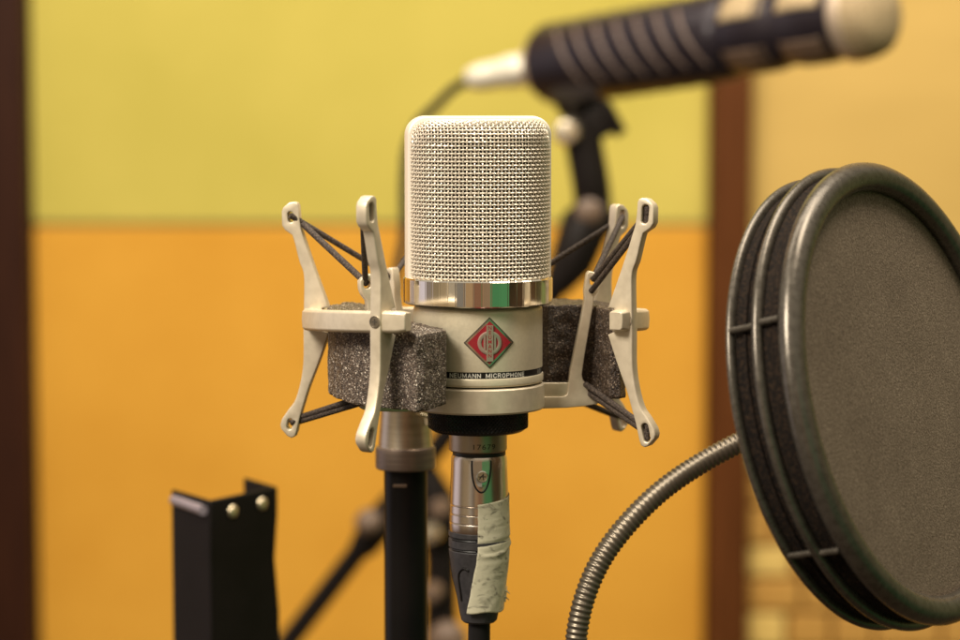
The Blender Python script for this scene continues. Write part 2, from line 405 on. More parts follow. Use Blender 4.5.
# ------------------------------------------------------------------ the condenser microphone
MC = Vector((-.7, 0, 0)); MR = R_(10)                       # axis and heading
def zf(y, r): return at(478, y, -r).z
mic = thing('condenser_microphone', 'silver studio microphone with woven grille and red diamond badge, upright in the pale cradle', 'microphone', (MC.x, 0, zf(455, 10)))
FRX, FRY = Vector((math.cos(MR), math.sin(MR), 0)), Vector((math.sin(MR), -math.cos(MR), 0))   # mic right, mic front
def ml(x, d, z): return MC + FRX*x + FRY*d + Vector((0,0,z))
z_ringtop, z_ringbot = zf(281, 26), zf(308.5, 26)
z_head = z_ringtop-1.0; z_top = at(478, 116.5, -6).z
HR, HC = 24.5, 6.3
wire_r = .275
def head_T(x, inset=0):
    H = z_top-1.5-inset; ax = abs(x); e = HR-inset-HC
    if ax <= e: return H
    return H-HC+math.sqrt(max(HC**2-(ax-e)**2, 0))
def head_pt(phi, s, inset=0):
    r = HR-inset; x, d = r*math.sin(phi), r*math.cos(phi)
    T = head_T(x, inset); c = min(HC, max(d, .01)); zt = T-c
    L1 = zt-z_head; L2 = PI/2*c; L3 = max(d-c, 0)
    if s <= L1: return (x, d, z_head+s), (math.sin(phi), math.cos(phi), 0)
    if s <= L1+L2:
        a = (s-L1)/c; return (x, d-c+c*math.cos(a), zt+c*math.sin(a)), (math.sin(phi)*math.cos(a), math.cos(phi)*math.cos(a), math.sin(a))
    if s <= L1+L2+L3: return (x, d-c-(s-L1-L2), T), (0, 0, 1)
    return None
pitch = 1.325
for side in (1, -1):
    g = MB(); amp = .27
    nph = 27; dph = pitch/HR
    smax = int((z_top-z_head+HR)/pitch)+2
    def P(i2, j2, sgn):                                    # half-steps
        r = head_pt(i2*dph/2, j2*pitch/2)
        if r is None: return None
        p, n = r; p = Vector(p); n = Vector(n)
        w_ = 0
        if i2 % 2 == 0 and j2 % 2 == 0: w_ = amp*sgn*(1 if ((i2//2+j2//2) % 2 == 0) else -1)
        p += n*w_
        return ml(p.x*side, p.y*side, p.z)
    for i in range(-nph, nph+1):                           # upright wires
        pts = []
        for j2 in range(0, smax*2):
            q = P(i*2, j2, 1)
            if q is None: break
            pts.append(q)
        if len(pts) > 2: tube(g, pts, wire_r*.92, 5, cap=False)
    for j in range(0, smax):                               # level wires
        run = []
        for i2 in range(-nph*2-1, nph*2+2):
            q = P(i2, j*2, -1)
            if q is None:
                if len(run) > 2: tube(g, run, wire_r*1.12, 5, cap=False)
                run = []
            else: run.append(q)
        if len(run) > 2: tube(g, run, wire_r*1.12, 5, cap=False)
    obj('grille_mesh', g, M['wire'], mic, 60, weld=False)
    g = MB(); rows = []
    for i in range(-30, 31):
        phi = i/30*PI/2*.985; row = []
        L = [head_pt(phi, s*.5, .75) for s in range(0, 400)]; L = [q for q in L if q]
        for k in range(60):
            q = Vector(L[min(int(k/59*(len(L)-1)), len(L)-1)][0]); row.append(ml(q.x*side, q.y*side, q.z))
        rows.append(row)
    g.grid(rows); obj('inner_gauze', g, M['inner'], mic, 60)
# head frame: an arch over the sides and the top
path = [(-HR-.6, z_head-.5)]
for k in range(0, 13):
    a = PI-k*PI/24; path.append((-(HR+.6-HC)+HC*math.cos(a), z_top-HC+HC*math.sin(a)))
for k in range(0, 13):
    a = PI/2-k*PI/24; path.append(((HR+.6-HC)+HC*math.cos(a), z_top-HC+HC*math.sin(a)))
path.append((HR+.6, z_head-.5))
rows = []
for i, (x, z) in enumerate(path):
    p0, p1 = path[max(i-1,0)], path[min(i+1,len(path)-1)]
    t = Vector((p1[0]-p0[0], p1[1]-p0[1])).normalized(); n = Vector((-t.y, t.x))
    prof = [(-1.6,-4.6),(-.5,-4.6),(-.1,-4.3),(.1,-3.6),(.35,0),(.1,3.6),(-.1,4.3),(-.5,4.6),(-1.6,4.6)]
    rows.append([ml(x+n.x*h, d, z+n.y*h) for h, d in prof])
g = MB().grid(rows, closed_u=True); obj('head_frame', g, M['band'], mic, 50)
# polished collar with flats
nf = 54; prof_r = []
for k in range(nf):
    for t_ in (-.46, -.40, .40, .46):
        a = 2*PI*(k+.5+t_)/nf; d = abs(t_)*2*PI/nf
        rr = 26*math.cos(PI/nf)/math.cos(d) if abs(t_) < .42 else 26*math.cos(PI/nf)/math.cos(d)-.0
        if abs(t_) > .42: rr -= .03
        prof_r.append((a, rr))
rows = []
for dr, z in ((-2.5,z_ringbot),(-.5,z_ringbot),(0,z_ringbot+.4),(0,z_ringtop-.7),(-.35,z_ringtop-.25),(-.9,z_ringtop),(-2.6,z_ringtop+.02)):
    rows.append([MC+Vector(((r+dr)*math.cos(a), (r+dr)*math.sin(a), z)) for a, r in prof_r])
g = MB().grid(rows, closed_u=True); obj('polished_collar', g, M['polished'], mic, 3, weld=True)
# body
z_b1, z_b2, z_lip = zf(372.8, 22.4), zf(379.3, 22.6), zf(388.2, 22.8)
BR = 22.5
g = MB(); lathe(g, [(BR-1.6,z_ringbot+.3),(BR-.9,z_ringbot-.3),(BR-.15,z_ringbot-1.6),(BR,z_ringbot-2.4),(BR,z_b1+.1),(BR-.25,z_b1)], MC, segs=160); obj('body_shell', g, M['nickel'], mic, 30)
g = MB(); lathe(g, [(BR-.25,z_b1+.05),(BR-.2,z_b1),(BR-.2,z_b2),(BR-.3,z_b2-.05)], MC, segs=160); tb = obj('lettering_band', g, M['blackband'], mic, 30)
g = MB(); lathe(g, [(BR-.3,z_b2+.05),(BR+.15,z_b2-.02),(BR+.35,z_b2-.4),(BR+.35,z_lip+.7),(BR,z_lip+.1),(BR-.8,z_lip),(BR-3,z_lip)], MC, segs=160); obj('base_lip', g, M['nickel'], mic, 30)
g = MB(); lathe(g, [(BR-1.8,z_lip+.3),(BR-1.8,z_lip-4)], MC, segs=120); obj('base_groove', g, M['blackband'], mic, 30)
def wrap(vs, R, ang, z0, lift=0):                            # flat text to cylinder, ang measured from camera direction
    out = []
    for v in vs:
        a = ang + v.x/R; rr = R+v.z+lift
        out.append(MC + Vector((rr*math.sin(a), -rr*math.cos(a), z0+v.y)))
    return out
cap_h = 1.62; zc = (z_b1+z_b2)/2
def fit_text(s, a0, a1, R, capsize, zmid, off, ext=.06):
    vs, fs = text_mesh(s, 10, 0, 0.0, 1.12)
    x0, x1 = min(v.x for v in vs), max(v.x for v in vs); y0, y1 = min(v.y for v in vs), max(v.y for v in vs)
    k = capsize/(y1-y0); vs, fs = text_mesh(s, 10, off/k, ext/k, 1.12)
    kx = (a1-a0)*R/(x1-x0)
    vs = [Vector(((v.x-x0)*kx, (v.y-(y0+y1)/2)*k, v.z*k)) for v in vs]
    return wrap(vs, R, a0, zmid), fs
STROKES = {
 'N': ([[(0,0),(0,1)],[(0,1),(.72,0)],[(.72,0),(.72,1)]], .72), 'E': ([[(0,0),(0,1)],[(0,1),(.58,1)],[(0,.5),(.52,.5)],[(0,0),(.58,0)]], .58),
 'U': ([[(0,1),(0,.28),(.10,.07),(.34,0),(.58,.07),(.68,.28),(.68,1)]], .68), 'M': ([[(0,0),(0,1)],[(0,1),(.44,.12)],[(.44,.12),(.88,1)],[(.88,1),(.88,0)]], .88),
 'A': ([[(0,0),(.38,1)],[(.38,1),(.76,0)],[(.14,.30),(.62,.30)]], .76), 'I': ([[(0,0),(0,1)]], .0),
 'C': ([[(.68,.78),(.55,.95),(.35,1),(.12,.88),(0,.5),(.12,.12),(.35,0),(.55,.05),(.68,.22)]], .68),
 'R': ([[(0,0),(0,1),(.45,1),(.60,.88),(.60,.65),(.45,.52),(0,.52)],[(.34,.52),(.64,0)]], .64),
 'O': ([[(.35,1),(.10,.86),(0,.5),(.10,.14),(.35,0),(.60,.14),(.70,.5),(.60,.86),(.35,1)]], .70),
 'P': ([[(0,0),(0,1),(.45,1),(.60,.87),(.60,.60),(.45,.47),(0,.47)]], .60), 'H': ([[(0,0),(0,1)],[(.68,0),(.68,1)],[(0,.5),(.68,.5)]], .68),
 'G': ([[(.66,.80),(.52,.96),(.35,1),(.12,.88),(0,.5),(.12,.12),(.35,0),(.60,.08),(.68,.25),(.68,.48),(.40,.48)]], .68)}
def lettering_mesh(word, a0, a1, R, cap, zmid, w_=.16, gap=.40):
    width = sum(STROKES[c][1] for c in word)+gap*(len(word)-1); kx = (a1-a0)*R/width; h_ = cap*(1-w_); g = MB(); x = 0; lift = 0
    for c in word:
        st_, wd = STROKES[c]
        for line in st_:
            P_ = [Vector(((x+a)*kx, (b-.5)*h_, 0)) for a, b in line]
            for p, q in zip(P_, P_[1:]):
                t = (q-p).normalized(); n = Vector((-t.y, t.x, 0))*(cap*w_/2); e = t*(cap*w_*.35); lift = (lift+.0011) % .012
                g.add(wrap([p-e+n+Vector((0,0,.03+lift)), p-e-n+Vector((0,0,.03+lift)), q+e-n+Vector((0,0,.03+lift)), q+e+n+Vector((0,0,.03+lift))], R, a0, zmid), [(0,1,2,3)])
        x += wd+gap
    return g
obj('lettering', lettering_mesh('NEUMANN', R_(-25.2), R_(2.2), BR-.2, cap_h, zc), M['white_ink'], tb, 0, weld=False)
obj('lettering', lettering_mesh('MICROPHONE', R_(7.2), R_(45.0), BR-.2, cap_h, zc), M['white_ink'], tb, 0, weld=False)
obj('lettering', lettering_mesh('G', R_(-34), R_(-30), BR-.2, cap_h, zc), M['white_ink'], tb, 0, weld=False)
vs, fs = fit_text('10', R_(68), R_(76), BR-.2, cap_h, zc, .08); obj('lettering', (vs, fs), M['grey_ink'], tb, 0)
# diamond badge
zbad = at(490, 342.8, -22).z; hb = 8.75
def diamond(h, z_off, R=BR, n=10):
    g = MB(); rows = []
    for i in range(n+1):
        u = i/n; row = []
        for j in range(n+1):
            v = j/n; x = (u-v)*h; y = (u+v-1)*h
            a = MR+x/R; row.append(MC+Vector(((R+z_off)*math.sin(a), -(R+z_off)*math.cos(a), zbad+y)))
        rows.append(row)
    g.grid(rows)
    return g
def diamond_solid(h, lift, base=-.2):
    g = diamond(h, lift); n = 10
    lo = diamond(h*1.01, base).v; up = g.v; m = n+1
    rim = [i for i in range(m)] + [i*m+n for i in range(1, m)] + [n*m+j for j in range(n-1, -1, -1)] + [i*m for i in range(n-1, 0, -1)]
    off = len(g.v); g.v += lo
    for a, b_ in zip(rim, rim[1:]+rim[:1]): g.f.append((a, b_, b_+off, a+off))
    return g
badge = obj('badge', diamond_solid(hb, .30), M['dark_ink'], mic, 20, label='red diamond badge with silver emblem')
obj('badge_frame', diamond_solid(hb-.55, .42, .2), M['chrome'], badge, 20)
obj('badge_enamel', diamond_solid(hb-1.35, .47, .3), M['red'], badge, 20)
def surf(x, y, lift): a = MR+x/BR; return MC+Vector(((BR+lift)*math.sin(a), -(BR+lift)*math.cos(a), zbad+y))
g = MB()
for (rx, ry, wd) in ((3.45,3.45,.62),):
    rows = []
    for k in range(48):
        a = 2*PI*k/48; c, s = math.cos(a), math.sin(a)
        rows.append([surf((rx+o)*c, (ry+o)*s, l) for o, l in ((-wd,.4),(-wd,.72),(-wd*.6,.80),(wd*.6,.80),(wd,.72),(wd,.4))])
    g.grid(rows, closed_v=True)
def flat_box(g, x0, x1, y0, y1, l0, l1, n=1):
    pts = [surf(x, y, l) for l in (l0, l1) for x, y in ((x0,y0),(x1,y0),(x1,y1),(x0,y1))]
    g.add(pts, [(0,1,2,3),(4,5,6,7),(0,1,5,4),(1,2,6,5),(2,3,7,6),(3,0,4,7)])
flat_box(g, -1.12, 1.12, -6.3, 6.0, .4, .92)
for sx in (-1, 1): flat_box(g, sx*1.75-.32, sx*1.75+.32, -2.5, 2.5, .4, .80)
obj('emblem', g, M['emblem'], badge, 30)
g = MB()
for k, ch in enumerate('NEUMANN'):
    vs, fs = text_mesh(ch, 1.75, .02, .03, 1, 'CENTER')
    ym = 4.55-k*1.58
    g.add([surf(v.x*.95, v.y+ym, .93+v.z) for v in vs], fs)
obj('emblem_lettering', g, M['red'], badge, 0)
# XLR flange with serial number
z1, z2 = zf(430, 10), zf(454.5, 10)
g = MB(); lathe(g, [(9.6,z1),(10.15,z1-.4),(10.15,z2+.5),(9.7,z2),(7,z2)], MC, segs=96); obj('connector_flange', g, add_noise(mat('flange_metal', (.40,.33,.25), .38, 1), (.38,.31,.23), (.45,.37,.28), 100), mic, 30)
vs, fs = fit_text('17679', R_(-9), R_(36), 10.15, 1.75, zf(447.3, 10), .02, .03); obj('serial_number', (vs, fs), M['dark_ink'], mic, 0)

# ------------------------------------------------------------------ shock mount
FC = Vector((-1.5, 5, 0)); FR = 61.7
SLOPE = -.068
def spline2(p, n=5): return [(q.x, q.y) for q in spline([(a, b, 0) for a, b in p], n)]
sm = thing('shock_mount', 'pale nickel spider shock mount with four flared arms around the silver microphone', 'shock mount', (FC.x, FC.y, 0))
def fz(y): return SLOPE*y + .2
def rad(a, r, z=0):
    p = FC + Vector((math.cos(a)*r, math.sin(a)*r, 0)); p.z = fz(p.y)+z; return p
# frame bar (open ring)
rows = []
a0, a1 = R_(-35), R_(247.5)
for k in range(0, 91):
    a = a0+(a1-a0)*k/90
    ch = 1 if k in (0, 90) else 0
    prof = [(54.3,-3.1),(54.8,-3.6),(59.8,-3.7),(60.7,-2.9),(60.9,0),(60.7,2.9),(59.8,3.7),(54.8,3.6),(54.3,3.1)]
    rows.append([rad(a, 57.6+(r-57.6)*(1-.22*ch), z*(1-.15*ch)) for r, z in prof])
g = MB().grid(rows, closed_u=True); g.ngon(rows[0][::-1]); g.ngon(rows[-1]); obj('outer_frame', g, M['paint'], sm, 28, .35, 2)
# flared arms
UO = spline2([(-.3,3.6),(-.4,15.4),(1.2,20.5),(2.9,27.3),(3.7,29.8)])+[(6.4,31.6),(7.4,33.2),(7.5,38.2),(6.9,39.6),(4.9,41.3),(3.2,41.6),(2.0,41.2),(1.5,40.2),(1.2,36)]+spline2([(.7,32.4),(-3.8,19),(-9.3,4.2)])
LO = spline2([(-9.3,-5.0),(-5.5,-15.4),(-2,-24.2),(.4,-31.7)])+[(1.3,-34.7),(2.7,-40.5),(3.4,-42.1),(4.6,-42.6),(6,-42.0),(8.3,-39.4),(8.6,-37.9),(8.0,-35.9)]+spline2([(5.7,-32.6),(3,-28.8),(1.0,-22),(0,-14.6),(-.1,-4.2)])
def slot(cx, cz, hl, hw, tilt=0):
    pts = []
    for k in range(16):
        a = 2*PI*k/16; x = hw*math.cos(a); z = hw*math.sin(a)+(hl-hw)*(1 if math.sin(a) > 0 else -1)
        pts.append((cx+x*math.cos(tilt)-z*math.sin(tilt), cz+x*math.sin(tilt)+z*math.cos(tilt)))
    return pts
arms = [('fl',237.6),('bl',171),('rf',331),('rb',37.4),('back',103)]
ARM = {}
for key, deg in arms:
    a = R_(deg); ca, sa = math.cos(a), math.sin(a); base = rad(a, FR); lean = -.0
    def tw(x, y, z, a=a, base=base):
        return base + Vector((math.cos(a)*x - math.sin(a)*z, math.sin(a)*x + math.cos(a)*z, y))
    ARM[key] = tw
    mid = [(-7.6,-4.4),(-7.6,4.4)]
    out = UO + [(-7.0,4.0),(-7.0,-4.0)] + LO
    sl, sw_ = (1.9, 1.0) if key == 'bl' else (3.2, 1.3)
    g = plate([out, slot(4.3,36.2,sl,sw_,-.1), slot(5.1,-37.6,sl,sw_,.2)], 4.2, .45, tw)
    o = obj('frame_arm', g, M['paint'], sm, 35)
    if key in ('fl','rf'):                                  # phillips screw on the outer face
        n = Vector((math.cos(a), math.sin(a), 0)); c = base+n*.1
        if key == 'rf': n = Vector((math.sin(a), -math.cos(a), 0)); c = base+n*2.1-Vector((math.cos(a),math.sin(a),0))*2.2
        s = MB(); lathe(s, [(2.0,-.3),(2.0,.12),(1.75,.15),(1.65,-.05),(0,.02)], c, n, 24); so = obj('screw', s, M['screw'], sm, 30)
        aa, bb, nn = basis(n); s = MB()
        box(s, c+n*.03, aa, bb, nn, 1.9, .42, .22); box(s, c+n*.032, aa, bb, nn, .42, 1.9, .226); obj('screw_cross', s, M['dark_ink'], so, 0)
# cradle ring round the base of the microphone
zr0, zr1 = zf(390, 23), zf(415.8, 23.2)
g = MB(); lathe(g, [(20.8,zr0+.1),(22.2,zr0+.1),(22.9,zr0-.1),(23.2,zr0-.5),(23.2,zr1+.6),(22.8,zr1),(17,zr1)], MC, segs=160); obj('cradle_ring', g, M['paint'], sm, 30)
# cradle posts
post_px = [(541,396),(563,396),(566.5,394),(568,388),(570,370),(575,345),(581,315),(584,298),(583.5,290),(586,273.5),(588,271),(592,271.5),(598,274.5),(600,278),(599.5,286),(597,292),(593,297),(592,308),(588,332),(584,356),(581.5,374),(582.5,379),(587,385),(588,391),(594,398),(599,402.5),(597,404),(585,406),(565,407.5),(541,408)]
SX = 2.835
def post_tw(deg):
    a = R_(deg)
    def tw(x, y, z): return MC + Vector((math.cos(a)*x - math.sin(a)*z, 3+math.sin(a)*x + math.cos(a)*z, y))
    return tw
post_out = [((x-478)/SX, (320-y)/SX-.55) for x, y in post_px]
hole = ((592.5-478)/SX, (320-281)/SX-.55)
post_deg = {'p5':5,'p198':197,'p138':141,'p64':61}
POST = {}
for key, deg in post_deg.items():
    tw = post_tw(deg); POST[key] = tw
    g = plate([post_out, slot(hole[0], hole[1], 1.5, 1.2)], 4.0, .4, tw)
    rec = [((x-478)/SX, (320-y)/SX-.55) for x, y in ((541,382.5),(569,382.5),(569,397.5),(541,397.5))]
    g2 = plate([rec], 2.4, .3, tw); g.add(g2.v, g2.f)
    obj('cradle_post', g, M['paint'], sm, 35)
# knurled nut
zn0, zn1 = zr1+.2, zf(437.3, 17.2)
rows = []; nseg = 608; nz = 44
for i in range(nz+1):
    t = i/nz; z = zn0+(zn1-zn0)*t; row = []
    edge = 1-max(0, (t-.80)/.20)**2*.10
    for k in range(nseg):
        a = 2*PI*k/nseg; u = a*17.2; d = 1.42
        kn = (abs(((u+z)/d) % 1-.5)+abs(((u-z)/d) % 1-.5))*.8
        if t > .86 or t < .04: kn = .2
        row.append(MC+Vector(((16.95+kn)*edge*math.cos(a), (16.95+kn)*edge*math.sin(a), z)))
    rows.append(row)
g = MB().grid(rows, closed_u=True); g.ngon(rows[-1]); obj('knurled_nut', g, M['black'], sm, 20)
# elastic cords
def cord(p, q, sag=.0, r=1.05, name='elastic_cord'):
    pts = []
    for k in range(9):
        t = k/8; pts.append(p.lerp(q, t)-Vector((0,0,sag*4*t*(1-t))))
    g = MB(); tube(g, pts, r, 12); obj(name, g, M['elastic'], sm, 40)
def knot(p, r=1.5):
    g = MB(); lathe(g, [(.1,-r*1.7),(r*.7,-r*1.45),(r,-r*.8),(r*.72,0),(r*.95,r*.8),(r*.6,r*1.5),(.1,r*1.7)], p, Vector((0,0,1)), 12); obj('cord_knot', g, M['elastic'], sm, 60)
uh, lh = (4.3, 36.0), (4.9, -37.2)
hx, hz = hole
bx, bz = (584.5-478)/SX, (320-391)/SX-.55
def up(k, s=0, dz=0): return ARM[k](uh[0], uh[1]+dz, s)
def lo(k, s=0, dz=0): return ARM[k](lh[0], lh[1]+dz, s)
def ph(k, s=0, dz=0, dx=0): return POST[k](hx+dx, hz+dz, s)
def pb(k, s=0, dz=0, dx=0): return POST[k](bx+dx, bz+dz, s)
cord(up('rf',.6,.9), ph('p5',-1.2,.6,0)); cord(up('rf',-.2,-1.4), ph('p5',-2.6,-3.4,-.8))
cord(up('rb',-2.2,1.0), ph('p5',-.8,1.0,.2)); cord(up('rb',.8,-.6), ph('p64',0,0,0))
cord(up('bl',2.6,.9), ph('p138',.5,.5,0)); cord(up('bl',-2.7,.6), ph('p198',1.2,.2,0), r=1.15)
cord(up('fl',-1.6,.6), ph('p198',-.6,.6,0))
cord(up('back',1.6,0), ph('p138',-1.2,0,0)); cord(up('back',-1.6,0), ph('p64',1.2,0,0))
cord(lo('rf',.3,.6), pb('p5',-2.2,2.6,.2)); cord(lo('rf',-.3,-.8), pb('p5',-2.4,-.8,1.8)); cord(lo('rb',-.6,0), POST['p5'](bx-2.5, bz-3.4, 3.5)); cord(lo('rb',.8,0), pb('p64'))
cord(lo('bl',-2.2,.7), pb('p198',2,1.3)); cord(lo('bl',-2.4,-.7), pb('p198',.6,-1.1)); cord(lo('bl',2,0), pb('p138'))
cord(lo('fl',-1.6,0), pb('p198',-2,0)); cord(lo('back',1,0), pb('p138')); cord(lo('back',-1,0), pb('p64'))
for k in ('rf','fl'):
    for s in (-.4,): knot(up(k,s,1.2), 1.15); knot(up(k,s,-1.7), 1.1); knot(lo(k,s,1.2), 1.1); knot(lo(k,s,-1.5), 1.15)
# swivel and threaded adapter below the back of the frame
AX = at(405.5, 430, 60); AX = Vector((AX.x, 60, 0))
za1, za0 = at(405, 451, 60-10).z, at(405, 408, 60).z
g = MB(); lathe(g, [(0,za0+4),(7.2,za0+4),(8.8,za0+3.4),(9.2,za0),(10.3,za1+.6),(10.5,za1)], AX, segs=72); obj('swivel_adapter', g, M['adapter'], sm, 30)
g = MB()
for p, q, rr in ((AX+Vector((4,0,za0-1)), AX+Vector((16,0,za0+8)), 4.2),): tube(g, [p, q], rr, 20)
tube(g, [AX+Vector((8,2,za0+6)), Vector((-12,64,-2))], 5.5, 20)
obj('swivel_block', g, M['paint'], sm, 40, .6)
g = MB(); tube(g, [AX+Vector((8.4,-6.5,za0-4.2)), AX+Vector((9.6,-3.2,za0-4.2))], 1.6, 14); tube(g, [AX+Vector((5.5,-9.6,za0-1.2)), AX+Vector((10.5,-7.4,za0-2.8))], .8, 10); obj('swivel_pin', g, M['silver'], sm, 40)

# ------------------------------------------------------------------ microphone stand
st = thing('microphone_stand', 'glossy black stand tube with a bronze collar carrying the shock mount', 'microphone stand', (AX.x, AX.y, -700))
zc0, zc1 = at(405, 452.5, 50).z, at(405, 472, 50).z
g = MB(); lathe(g, [(10.3,zc0+1.1),(11.2,zc0+.7),(11.4,zc0),(11.4,zc1+.5),(11.0,zc1),(8,zc1)], AX, segs=72); obj('tube_collar', g, M['collar'], st, 25)
g = MB(); lathe(g, [(8.2,zc1+3),(8.2,-700)], AX, segs=72, cap1=True); obj('stand_tube', g, M['tube'], st, 40)
g = MB(); p = at(400, 486, 60-8.3); box(g, p, Vector((1,0,0)), Vector((0,1,0)), Vector((0,0,1)), 5.2, .5, 1.3); obj('tube_sticker', g, M['bgarm_grey'], st, 0, .3)

# ------------------------------------------------------------------ foam pads
def foam_pad(name, label, poly, z0, z1, tilt, tilt1, seed, group, m='foam'):
    n = len(poly)
    vs = [Vector((p[0], p[1], z0+tilt*p[1])) for p in poly] + [Vector((p[0], p[1], z1 + (tilt1*min(1, max(0, (p[0]+31)/8)) if tilt1 else 0))) for p in poly]
    fs = [tuple(range(n))[::-1], tuple(range(n, 2*n))] + [(i, (i+1) % n, n+(i+1) % n, n+i) for i in range(n)]
    me = mesh_from_mod(vs, fs, [('REMESH', dict(mode='VOXEL', voxel_size=.55))])
    off = Vector((seed*13.1, 0, 0)); out = []
    for v in me.vertices:
        c = noise.voronoi((v.co+off)*.95)[0][0]
        d = -.55*max(0, .55-c) + .5*noise.noise((v.co+off)*.23) + .16*noise.noise((v.co+off)*1.9)
        out.append(v.co + v.normal*d)
    f = [tuple(p.vertices) for p in me.polygons]
    c = sum(out, Vector())/len(out)
    o = obj(name, (out, f), M[m], None, 180, origin=(c.x, c.y, min(v.z for v in out)), weld=False)
    o['label'] = label; o['category'] = 'foam'; o['group'] = group
    return o
def pol(a, r, c=(-.7, 3)): return (c[0]+r*math.cos(R_(a)), c[1]+r*math.sin(R_(a)))
left = [pol(a, 52.6) for a in (150,162,174,186,198,209,219)] + [pol(230,51.4), pol(240,49.8), (-21.0,-45.5), (-18.5,-43.8), (-11.2,-29.5)] + [pol(a, 26.6) for a in (243,232,214,196,178,160)]
zt = at(335, 308, 0).z; zbt = at(418, 412, -45).z
foam_pad('foam_block', 'grey foam block with painted glints, jammed between microphone and frame on the left, reaching in front', left, -24.8, 4.4, .045, -5.2, 1, 'foam blocks wedged in the shock mount')
right = [(24.0,12),(36,15),(40.5,8),(43.5,-2),(45.0,-8.5),(48.5,-8.0),(51.0,-1),(50.5,12),(46,28),(36,40),(22,47),(12,46),(13,27),(20,20)]
foam_pad('foam_block', 'grey foam block with shade painted into its colour, wedged between microphone and frame on the right', right, -27.0, 4.2, -.02, 0, 2, 'foam blocks wedged in the shock mount', 'foam_shaded')

# ------------------------------------------------------------------ cable with XLR plug
def zz(y): return (320-y)/2.866-.0
cb = thing('microphone_cable', 'black cable with silver plug and masking tape, plugged into the bottom of the silver microphone', 'cable', (MC.x, 0, -700))
SH = [(9.2,zz(455)),(9.75,zz(458.5)),(9.85,zz(470)),(10.15,zz(490)),(10.35,zz(504)),(10.1,zz(505)),(10.45,zz(506)),(10.55,zz(513)),(10.3,zz(514)),(10.6,zz(515)),(10.65,zz(522)),(10.4,zz(523)),(10.65,zz(524)),(10.65,zz(531)),(10.4,zz(533))]
AXC = MC + Vector((.4,0,0))
g = MB(); lathe(g, SH, AXC, segs=96); sh = obj('plug_shell', g, M['xlr'], cb, 25)
g = MB(); lathe(g, [(9.3,zz(452)),(9.3,zz(457)),(9.0,zz(459))], AXC, segs=64); obj('plug_gap', g, M['blackband'], cb, 25)
BT = [(10.3,zz(532)),(10.75,zz(533)),(10.8,zz(537)),(10.4,zz(538.5)),(10.4,zz(540)),(10.75,zz(541)),(10.75,zz(548)),(10.3,zz(549)),(10.3,zz(550.5)),(10.7,zz(552)),(10.5,zz(558)),(10.3,zz(561)),(9.4,zz(580)),(7.8,zz(600)),(6.9,zz(616)),(6.3,zz(624)),(5.6,zz(626)),(3.8,zz(627))]
g = MB(); lathe(g, BT, AXC, segs=96); bt = obj('rubber_boot', g, M['rubber'], cb, 25)
def prof_r(prof, z):
    for (r0, z0_), (r1, z1_) in zip(prof, prof[1:]):
        if z0_ >= z >= z1_: return r0+(r1-r0)*(z0_-z)/max(z0_-z1_, 1e-6)
    return prof[-1][0]
FULL = SH[:-1]+BT[1:]
def on_plug(a, z, lift):
    r = prof_r(FULL, z)+lift; return AXC+Vector((r*math.sin(a), -r*math.cos(a), z))
# boot ribs and thumb groove
g = MB()
for y, a_0, a_1 in ((539.5,-62,-6),(549.8,-62,-6)):
    tube(g, [on_plug(R_(a_0+(a_1-a_0)*k/12), zz(y), .05) for k in range(13)], .42, 8)
obj('grip_slot', g, M['blackband'], bt, 40)
g = MB(); pts = [on_plug(R_(a), zz(y), .02) for a, y in ((-52,602),(-50,590),(-48,576),(-42,570),(-32,567),(-22,569))]
tube(g, spline(pts, 5), .5, 8); obj('boot_groove', g, M['blackband'], bt, 40)
vs, fs = fit_text('XX', R_(-52), R_(-34), 10.75, 1.0, zz(544.7), 0, .03)
# latch outline and round mark
g = MB(); pts = [on_plug(R_(a), zz(y), .0) for a, y in ((-15,458),(-15,466),(-13,476),(-7,485),(2,489.5),(11,488),(19,480),(24,468),(25,458))]
tube(g, spline(pts, 6), .33, 8); obj('latch_groove', g, M['blackband'], sh, 40)
g = MB(); pts = [on_plug(R_(a), zz(y), .0) for a, y in ((-11,459),(-11,466),(-9,475),(-4,482),(3,485.5),(10,483),(16,477),(20,467),(21,459))]
pts = spline(pts, 6); g.grid([[AXC+(p-AXC)*1.0+Vector((0,-.35,0)) for p in pts], [Vector((AXC.x+1.0, p.y-.8, p.z)) for p in pts]]); obj('latch_tab', g, M['chrome'], sh, 60)
n_ = Vector((math.sin(R_(6)), -math.cos(R_(6)), 0)); c_ = on_plug(R_(6), zz(473.8), .55)
g = MB(); lathe(g, [(2.0,-.4),(2.1,.25),(1.75,.38),(1.7,.2),(0,.2)], c_, n_, 32); rm = obj('round_mark', g, M['chrome'], sh, 30)
aa, bb, nn = basis(n_); g = MB()
box(g, c_+nn*.25, aa, bb, nn, 2.7, .3, .2); box(g, c_+nn*.255-aa*.35, aa, bb, nn, .3, 2.2, .2); box(g, c_+nn*.26+aa*.45-bb*.1, (aa+bb*.8).normalized(), (bb-aa*.8).normalized(), nn, .28, 2.0, .2)
obj('mark_strokes', g, M['dark_ink'], rm, 0)
